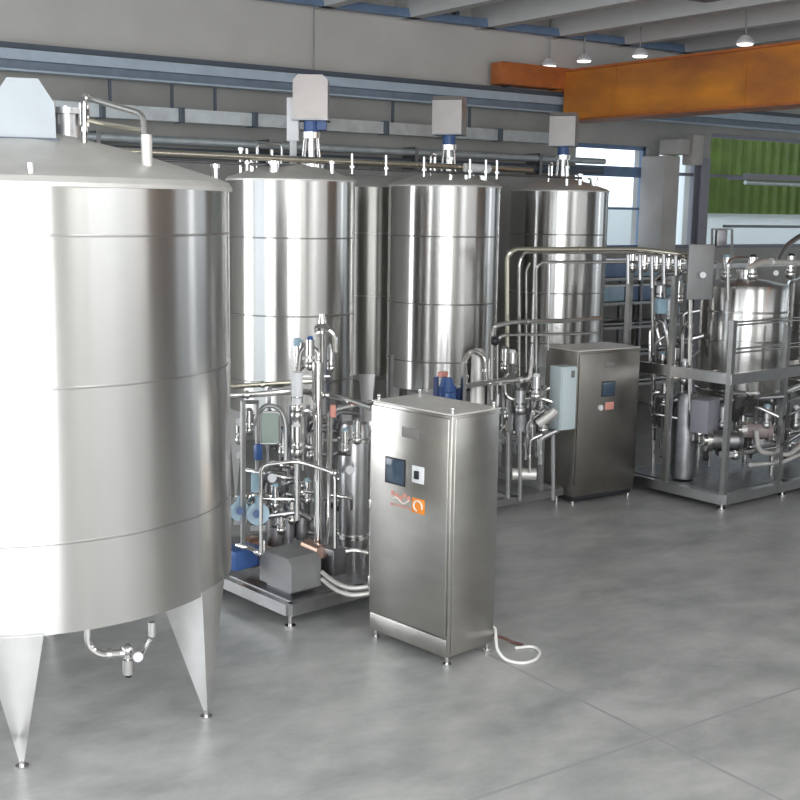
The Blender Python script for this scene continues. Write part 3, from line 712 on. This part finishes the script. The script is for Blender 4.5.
# ------------------------------------------------------------------ blue drive pump behind the front cabinet + middle skid
S2 = thing('valve_skid', 'middle stainless valve and pipe skid between the two control cabinets', 'skid', (at(500, 514, z=0).x, at(500, 514, z=0).y, 0), .05)
k = L(S2); o = ROOTS[S2.name].translation
b = MB()
for a0, a1 in (((-.5, 0), (.85, 0)), ((-.5, 1.3), (.85, 1.3)), ((-.5, 0), (-.5, 1.3)), ((.85, 0), (.85, 1.3)), ((.2, 0), (.2, 1.3))): b.bar(k(*a0, .12), k(*a1, .12), .07, .07)
b.build('base_frame', M_STEEL, S2)
for x_, y_ in ((-.47, .03), (.82, .03), (-.47, 1.27), (.82, 1.27)):
    p = k(x_, y_, 0); MB().cyl(p, p+Vector((0,0,.09)), .018).build('foot', M_PIPE, S2)
for x_, y_, hh in ((-.48, .05, 1.55), (.15, .05, 1.5), (.60, .05, 1.25), (.83, 1.2, 1.3), (-.48, 1.2, 1.5)):
    MB().bar(k(x_, y_, .15), k(x_, y_, hh), .04, .04).build('post', M_STEEL, S2)
MB().bar(k(-.48, .05, 1.33), k(.2, .05, 1.36), .03, .03).bar(k(-.48, .05, .75), k(.83, .05, .75), .03, .03).build('rail', M_STEEL, S2)
dm = math.hypot(o.x, o.y)
pipe(S2, [at(446, 388, dist=dm), at(520, 380, dist=dm), at(526, 379, dist=dm)], .024, clamps=((0, .6),))
pipe(S2, [at(491, 400, dist=dm), at(491, 338, dist=dm), at(493, 327, dist=dm), at(512, 322, dist=dm), at(560, 321, dist=dm+.3), at(601, 318, dist=dm+.6)], .024, bend=.12, clamps=((3, .3),))
pipe(S2, [at(497, 395, dist=dm+.1), at(497, 340, dist=dm+.1), at(503, 335, dist=dm+.1), at(560, 334, dist=dm+.4), at(598, 333, dist=dm+.6)], .015, bend=.08)
pipe(S2, [at(504, 380, dist=dm+.1), at(505, 395, dist=dm+.1), at(512, 400, dist=dm+.1), at(540, 398, dist=dm+.1), at(552, 402, dist=dm+.1)], .02, bend=.1)
pipe(S2, [at(466, 388, dist=dm), at(464, 360, dist=dm), at(472, 350, dist=dm), at(484, 356, dist=dm), at(486, 384, dist=dm)], .026, bend=.12, clamps=((0, .4), (3, .5)))
# blue drive
p = at(447, 398, dist=dm-.3)
q = MB().cyl(p-Vector((0,0,.25)), p+Vector((0,0,.12)), .085, seg=24).cyl(p+Vector((0,0,.12)), p+Vector((0,0,.20)), .075, .05, seg=24).box(p+Vector((-.02,-.08,.0)), (.12, .06, .14), .3, .01).build('blue_pump_motor', M_BLUE, S2)
MB().cyl(p+Vector((0,0,-.62)), p+Vector((0,0,-.25)), .05).cyl(p+Vector((0,0,-1.3)), p+Vector((0,0,-.6)), .09).build('pump_column', M_DSTEEL, S2)
p = at(436, 385, dist=dm-.4); MB().cyl(p-Vector((0,0,.25)), p+Vector((0,0,.08)), .026).build('drive_switch', M_NAVY, S2)
p = at(459, 396, dist=dm-.2); MB().box(p, (.12, .1, .16), .3, .01).build('drive_box', M_NAVY, S2)
p = at(443, 372, dist=dm-.2); MB().box(p-Vector((0,0,.02)), (.10, .06, .05), .2, .01).build('red_brown_cap', M_PINK, S2)
p = at(478, 372, dist=dm+.1); MB().cyl(p-Vector((0,0,.35)), p+Vector((0,0,.18)), .075, .07).lathe([(.07, .18), (.05, .23), (0, .24)], p).build('filter_housing', M_ROOF, S2)
p = at(495, 341, dist=dm-.03); MB().ball(p, .045).build('check_valve', M_BLACK, S2)
rnd = random.Random(11)
for (px, py) in ((497, 412), (508, 416), (520, 410), (532, 414), (512, 372), (543, 430), (528, 432), (514, 436), (505, 368), (536, 396)):
    valve(S2, at(px, py, dist=dm+rnd.random()*.5), .22, .05, rnd.choice([M_WHITE, M_BLACK, M_STEEL]), rnd.choice([M_PIPE, M_STEEL]))
for i in range(22):
    px = 500+rnd.random()*42; py = 405+rnd.random()*70; dd = dm+.1+rnd.random()*.6
    P_ = [at(px, py, dist=dd), at(px, py-22-rnd.random()*16, dist=dd), at(px+8+rnd.random()*10, py-26-rnd.random()*16, dist=dd)]
    pipe(S2, P_, .014+rnd.random()*.014, rnd.choice([M_PIPE, M_STEEL, M_DSTEEL]), bend=.06, clamps=((0, .5),))
pipe(S2, [at(538, 424, dist=dm+.05), at(552, 414, dist=dm+.05), at(556, 410, dist=dm+.05)], .045, M_ROOF, name='check_valve_body')
pipe(S2, [at(488, 385, dist=dm), at(530, 379, dist=dm), at(532, 360, dist=dm+.1)], .018, M_ROOF, bend=.05, clamps=((0, .3), (0, .8)))
for px in (512, 528, 541): pipe(S2, [at(px, 440, dist=dm+.3), at(px, 392, dist=dm+.3), at(px+9, 388, dist=dm+.3)], .02, M_PIPE, bend=.07, clamps=((0, .3), (0, .7)))
p = at(520, 420, dist=dm+.25); MB().lathe([(0, -.12), (.11, -.10), (.12, .08), (.06, .14), (0, .15)], p, 24).build('strainer_body', M_DSTEEL, S2)
p = at(522, 474, dist=dm+.15); MB().cyl(p+sd*-.1, p+sd*.14, .06, seg=20).build('pump', M_ROOF, S2)
for px in (508, 520, 553): pipe(S2, [at(px, 500, dist=dm+.1), at(px, 432, dist=dm+.1)], .022, M_STEEL)

# ------------------------------------------------------------------ rear control cabinet
YB = .0
c2 = at(572, 505, z=0)
K2 = thing('control_cabinet', 'rear stainless control cabinet with small dark screen, beside the right-hand skid', 'cabinet', (c2.x, c2.y, 0), -.03)
k = L(K2); A2 = -.03; W2, D2, H2 = .86, .50, 1.60
def cb2(x0, x1, y0, y1, z0, z1, m, name, parent=None, bev=.004):
    return MB().box(k((x0+x1)/2, (y0+y1)/2, (z0+z1)/2), (x1-x0, y1-y0, z1-z0), A2, bev).build(name, m, parent or K2)
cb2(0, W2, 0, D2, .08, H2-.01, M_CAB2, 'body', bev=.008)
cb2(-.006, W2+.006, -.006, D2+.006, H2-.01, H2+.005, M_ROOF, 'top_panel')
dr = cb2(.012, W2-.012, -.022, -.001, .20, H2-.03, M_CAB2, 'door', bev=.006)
cb2(.33, .50, -.03, -.022, 1.12, 1.26, M_SCREEN, 'touch_screen', dr)
cb2(.32, .51, -.026, -.022, 1.11, 1.27, M_BLACK, 'screen_bezel', dr, .002)
cb2(.36, .50, -.025, -.022, 1.42, 1.47, M_LABEL, 'name_plate', dr)
em = cb2(.38, .50, -.0255, -.022, .97, 1.05, M_PINK, 'emblem', dr, .001)
p = k(.31, -.022, 1.0); MB().cyl(p, p+Vector((0,-.02,0)), .03).build('lock_knob', M_WHITE, dr)
cb2(.02, W2-.02, .02, D2-.02, .03, .08, M_BLACK, 'plinth')
for x_, y_ in ((.04, .04), (W2-.04, .04), (.04, D2-.04), (W2-.04, D2-.04)):
    p = k(x_, y_, 0); MB().cyl(p, p+Vector((0,0,.08)), .02).build('foot', M_PIPE, K2)
# pale enclosure hung on its left side
bx_ = cb2(-.22, -.008, -.01, .17, .80, 1.45, M_PBLUE, 'side_enclosure', bev=.01)
cb2(-.21, -.02, -.022, -.011, .82, 1.43, M_PBLUE, 'enclosure_lid', bx_)
cb2(-.10, -.06, -.032, -.022, 1.34, 1.41, M_LABEL, 'enclosure_latch', bx_, .002)

# ------------------------------------------------------------------ overhead pipe bridge
T = thing('pipe_bridge', 'polished pipes looping over the rear cabinet from middle skid to right-hand skid', 'pipework', (o.x+.6, o.y+.4, 0))
dd = 11.9
pipe(T, [at(507, 430, dist=dd), at(507, 256, dist=dd), at(514, 249, dist=dd), at(640, 249, dist=dd+.7), at(690, 255, dist=dd+.8)], .022, M_YPIPE, bend=.14, clamps=((1, .4), (2, .5)))
pipe(T, [at(519, 430, dist=dd+.05), at(519, 262, dist=dd+.05), at(524, 252, dist=dd+.1), at(640, 253, dist=dd+.75), at(684, 259, dist=dd+.85)], .016, bend=.12)
pipe(T, [at(536, 420, dist=dd+.3), at(536, 268, dist=dd+.3), at(542, 262, dist=dd+.3), at(640, 262, dist=dd+.9), at(680, 266, dist=dd+.9)], .016, bend=.12)
pipe(T, [at(526, 372, dist=dd+.25), at(526, 270, dist=dd+.25), at(530, 263, dist=dd+.25)], .012, bend=.1)
pipe(T, [at(548, 350, dist=dd+.3), at(549, 262, dist=dd+.35)], .010)
rnd = random.Random(5)
for px in (628, 640, 652, 664, 676):
    b = MB().cyl(at(px, 252, dist=dd+.8), at(px, 275+rnd.random()*14, dist=dd+.8), .02); b.build('drop_pipe', M_STEEL, T)
    valve(T, at(px+4, 268, dist=dd+.9), .16, .045, rnd.choice([M_STEEL, M_WHITE, M_BLACK]))
MB().bar(at(628, 258, dist=dd+.9), at(690, 262, dist=dd+.9), .04, .05).build('support_rail', M_STEEL, T)

# ------------------------------------------------------------------ right-hand process skid
co = at(722, 511, z=0); A3 = .07
S3 = thing('process_skid', 'framed process skid with vessels and valves at the right edge', 'skid', (co.x, co.y, 0), A3)
k = L(S3); sx, sy, hh = 3.2, 1.35, 2.5
b = MB()
for a0, a1 in (((0, 0), (sx, 0)), ((0, sy), (sx, sy)), ((0, 0), (0, sy)), ((sx, 0), (sx, sy)), ((1.1, 0), (1.1, sy)), ((2.1, 0), (2.1, sy))): b.bar(k(*a0, .12), k(*a1, .12), .09, .10)
b.build('base_frame', M_STEEL, S3)
MB().box(k(sx/2, sy/2, .175), (sx-.08, sy-.08, .008), A3).build('drip_tray', M_DSTEEL, S3)
for x_, y_, h_ in ((0, 0, 1.95), (0, sy, 2.45), (.0, sy*.55, 2.35), (.95, 0, 1.85), (1.9, 0, 2.3), (sx, 0, 2.3), (1.5, sy, 2.45), (sx, sy, 2.45)):
    MB().bar(k(x_, y_, .17), k(x_, y_, h_), .055, .055).build('post', M_STEEL, S3)
MB().bar(k(-.02, -.01, 1.36), k(sx, -.01, 1.36), .05, .11).bar(k(0, 0, 1.36), k(0, sy, 1.36), .05, .11).build('platform_beam', M_STEEL, S3)
b = MB().box(k(sx/2, sy/2, 1.31), (sx, .05, .05), A3)
for zz in (1.62, 1.66, 1.90, 1.93): b.cyl(k(0, 0, zz), k(sx, 0, zz), .010)
b.build('guard_rail', M_PIPE, S3)
MB().bar(k(0, sy, 2.4), k(sx, sy, 2.4), .05, .05).build('top_rail', M_STEEL, S3)
for x_, y_ in ((.03, .03), (sx-.03, .03), (.03, sy-.03), (sx-.03, sy-.03), (1.1, .03)):
    p = k(x_, y_, 0); MB().cyl(p, p+Vector((0,0,.02)), .045).cyl(p, p+Vector((0,0,.09)), .016).build('foot', M_PIPE, S3)
def at3(px, py, dist):
    off = max(.10+(dist-12.6)*.9, (722-px)/64+.08)
    o_ = k(0, off, 0); n_ = k(0, 1, 0)-k(0, 0, 0); d_ = at(px, py, dist=1)-EYE
    return EYE+d_*((o_-EYE).dot(n_)/d_.dot(n_))
def vessel(c, R, z0, z1, name='vessel'):
    v = MB().lathe([(.05, z0-.34), (.08, z0-.30), (R-.03, z0-.02), (R, z0+.03), (R, z1-.04), (R-.02, z1), (R*.5, z1+.05), (0, z1+.07)], (c.x, c.y, 0), 64).build(name, M_TANK, S3)
    for z in (z0+.05, (z0+z1)/2, z1-.28): MB().lathe([(R+.0005, z-.012), (R+.008, z-.008), (R+.008, z+.008), (R+.0005, z+.012)], (c.x, c.y, 0), 64).build('band', M_PIPE, v)
    for a_ in (.4, 1.97, 3.54, 5.11):
        MB().cyl((c.x+(R-.06)*math.cos(a_), c.y+(R-.06)*math.sin(a_), .175), (c.x+(R-.06)*math.cos(a_), c.y+(R-.06)*math.sin(a_), z0+.02), .025).build('leg', M_PIPE, v)
    MB().cyl((c.x, c.y, z1+.03), (c.x, c.y, z1+.14), .09).cyl((c.x, c.y, z1+.13), (c.x, c.y, z1+.16), .11).build('manway', M_PIPE, v)
    MB().cyl((c.x, c.y, .3), (c.x, c.y, z0-.3), .035).build('outlet', M_PIPE, v)
    return v
vc = at(744, 300, Y=8.55); vessel(vc, .475, 1.05, 2.24)
vc2 = at(824, 300, Y=8.62); vessel(vc2, .435, 1.05, 2.24)
# slim tank left and service panel
p = at3(684, 450, dist=12.7); MB().lathe([(0, .18), (.12, .2), (.13, .26), (.13, 1.05), (.10, 1.12), (0, 1.14)], (p.x, p.y, 0), 28).build('buffer_cylinder', M_DSTEEL, S3)
p = at3(700, 272, dist=12.9); pb = MB().box(p, (.28, .04, .56), -YAW+.2, .01).build('service_panel', M_GREYBOX, S3)
q = at3(703, 275, dist=12.80); MB().cyl(q, q+TOCAM(q)*.03, .032, seg=20).build('round_light', M_WHITE, pb)
q = at3(776, 273, dist=12.75); MB().cyl(q, q+TOCAM(q)*.03, .028, seg=20).build('round_gauge', M_WHITE, S3)
dd = 12.7
pipe(S3, [at3(690, 470, dist=dd), at3(690, 262, dist=dd), at3(684, 259, dist=dd), at3(668, 256, dist=dd)], .022, bend=.1, clamps=((0, .3), (0, .7)))
pipe(S3, [at3(653, 470, dist=dd+.1), at3(654, 282, dist=dd+.1), at3(662, 274, dist=dd+.1), at3(690, 272, dist=dd)], .022, bend=.1, clamps=((0, .5),))
pipe(S3, [at3(661, 345, dist=dd+.1), at3(656, 325, dist=dd+.1), at3(664, 320, dist=dd+.1), at3(668, 340, dist=dd+.1), at3(668, 390, dist=dd+.1)], .022, bend=.1)
pipe(S3, [at3(682, 400, dist=dd-.1), at3(682, 330, dist=dd-.1), at3(688, 322, dist=dd-.1)], .02, bend=.1)
pipe(S3, [at3(748, 268, dist=dd), at3(762, 262, dist=dd), at3(806, 263, dist=dd+.2)], .03, M_ROOF, bend=.1, clamps=((1, .2),))
pipe(S3, [at3(728, 300, dist=dd), at3(728, 262, dist=dd), at3(734, 258, dist=dd), at3(748, 258, dist=dd)], .018, bend=.08)
MB().cyl(at3(742, 452, dist=dd), at3(780, 447, dist=dd), .035).build('drain_pipe', M_PIPE, S3)
pipe(S3, [at3(756, 430, dist=dd-.1), at3(758, 452, dist=dd-.1), at3(790, 455, dist=dd-.1), at3(806, 440, dist=dd-.1)], .025, M_ROOF, bend=.12, clamps=((1, .5),))
pipe(S3, [at3(765, 420, dist=dd-.05), at3(765, 440, dist=dd-.05), at3(800, 444, dist=dd-.05)], .02, bend=.1)
pipe(S3, [at3(750, 465, dist=dd-.1), at3(780, 463, dist=dd-.1), at3(806, 452, dist=dd-.1)], .022, M_ROOF, bend=.1)
p = at3(708, 440, dist=dd+.1); pump(S3, p, sd, .12, .30, M_DSTEEL)
p = at3(742, 430, dist=dd+.1); pump(S3, p, sd, .10, .26, mat('rose_grey_paint', (.30,.24,.24), .4))
p = at3(705, 415, dist=dd+.2); MB().box(p, (.3, .2, .35), .3, .02).build('drive_box', M_COLG, S3)
q = at3(672, 260, dist=dd-.1); hw_ = MB().lathe([(.05, -.012), (.06, 0), (.05, .012), (.035, .0), (.05, -.012)], q, 20).box(q, (.1, .014, .014)).cyl(q-Vector((0,0,.06)), q+Vector((0,0,.03)), .012).build('red_handwheel', M_RED, S3)
MB().box(at3(667, 306, dist=dd+.1), (.26, .1, .16), -.3, .01).build('valve_block', M_LBLUE, S3)
MB().box(at3(665, 283, dist=dd+.1), (.30, .1, .05), -.3, .01).build('valve_block', M_STEEL, S3)
rnd = random.Random(21)
for (px, py, dq) in ((660, 300, .1), (670, 318, .1), (678, 300, .15), (662, 372, .1), (674, 366, .1), (684, 380, 0), (726, 276, .4), (752, 276, .1), (790, 274, .2), (766, 425, -.1), (780, 432, 0), (722, 425, .1), (795, 425, .1), (735, 455, .1), (664, 402, 0), (655, 420, .2), (772, 400, .1)):
    valve(S3, at3(px, py, dist=dd+dq), .22, .05, rnd.choice([M_WHITE, M_BLACK, M_STEEL, M_LBLUE]), rnd.choice([M_PIPE, M_STEEL]))
for i in range(36):
    px = 652+rnd.random()*140; py = 412+rnd.random()*55; dq = dd+rnd.random()*.7
    P_ = [at3(px, py, dist=dq), at(px, py-16-rnd.random()*16, dist=dq), at(px+10+rnd.random()*18, py-18-rnd.random()*14, dist=dq)]
    pipe(S3, P_, .014+rnd.random()*.016, rnd.choice([M_PIPE, M_STEEL, M_DSTEEL, M_DSTEEL]), bend=.06, clamps=((0, .5),))
for i in range(18):
    px = 648+rnd.random()*42; py = 300+rnd.random()*90; dq = dd+.2+rnd.random()*.5
    P_ = [at3(px, py, dist=dq), at(px, py-24-rnd.random()*16, dist=dq), at(px+8+rnd.random()*12, py-26-rnd.random()*14, dist=dq)]
    pipe(S3, P_, .014+rnd.random()*.014, rnd.choice([M_PIPE, M_STEEL, M_DSTEEL]), bend=.06, clamps=((0, .5),))
# small camera-like box and lever on top of the skid
q = at3(721, 238, dist=13.3); MB().box(q, (.12, .06, .18), -.4, .01).build('limit_switch', M_DSTEEL, S3)
b = MB().bar(at3(712, 229, dist=13.4), at3(732, 229, dist=13.4), .02, .02).bar(at3(712, 229, dist=13.4), at3(712, 262, dist=13.4), .02, .02).bar(at3(732, 229, dist=13.4), at3(732, 262, dist=13.4), .02, .02); b.build('top_bracket', M_STEEL, S3)
pipe(S3, [at3(778, 262, dist=13.2), at3(786, 246, dist=13.2), at3(800, 236, dist=13.2), at3(815, 230, dist=13.2)], .03, M_STEEL, bend=.1)

# ------------------------------------------------------------------ background under the windows
def rack(px0, px1, Y, label):
    a, b_ = at(px0, 300, Y=Y).x, at(px1, 300, Y=Y).x
    t = thing('pipe_rack', label, 'rack', ((a+b_)/2, Y, 0))
    for xx in (a, (a+b_)/2, b_): 
        for yy in (Y-.2, Y+.2): MB().bar((xx, yy, 0), (xx, yy, 2.2), .05, .05).build('post', M_DSTEEL, t)
    for z in (.5, .95, 1.35, 1.7, 2.05): MB().box(((a+b_)/2, Y, z), (b_-a+.06, .46, .04)).build('shelf', M_STEEL, t)
    return a, b_
a, b_ = rack(590, 668, 12.4, 'dark steel storage rack below the window behind rear cabinet')
PIPES = [(.552, 5, 'lowest'), (1.002, 5, 'second lowest'), (1.402, 5, 'middle')]
gi = 0
for z, n, nm_ in PIPES:
    for i in range(n):
        yy = 12.24+.36*i/(n-1)
        q = MB().cyl((a+.05, yy, z), (b_-.05-.12*(i % 3), yy, z), .028, seg=12).build('steel_tube', [M_PIPE, M_STEEL, M_DSTEEL][i % 3])
        tag(q, 'loose steel tube lying on the %s shelf of the storage rack' % nm_, 'tube', 'steel tubes on the %s shelf' % nm_)
for i, (z, dx, m_, nm) in enumerate(((1.72, .25, M_LBLUE, 'pale blue crate on the left of the rack\'s second shelf'), (1.72, .85, M_BLUEG, 'dark blue crate in the middle of the rack\'s second shelf'), (1.72, 1.45, M_LBLUE, 'pale blue crate on the right of the rack\'s second shelf'),
                          (2.07, .3, M_BLUEG, 'dark blue crate on the left of the rack\'s top shelf'), (2.07, .95, M_LBLUE, 'pale blue crate in the middle of the rack\'s top shelf'))):
    t = thing('crate', nm, 'crate', (a+dx, 12.4, z), 0, 'crates on the storage rack')
    MB().box((a+dx, 12.4, z+.12), (.5, .36, .22), 0, .01).build('body', m_, t)
    MB().box((a+dx, 12.4, z+.235), (.53, .39, .03), 0, .006).build('rim', M_WHITE, t)
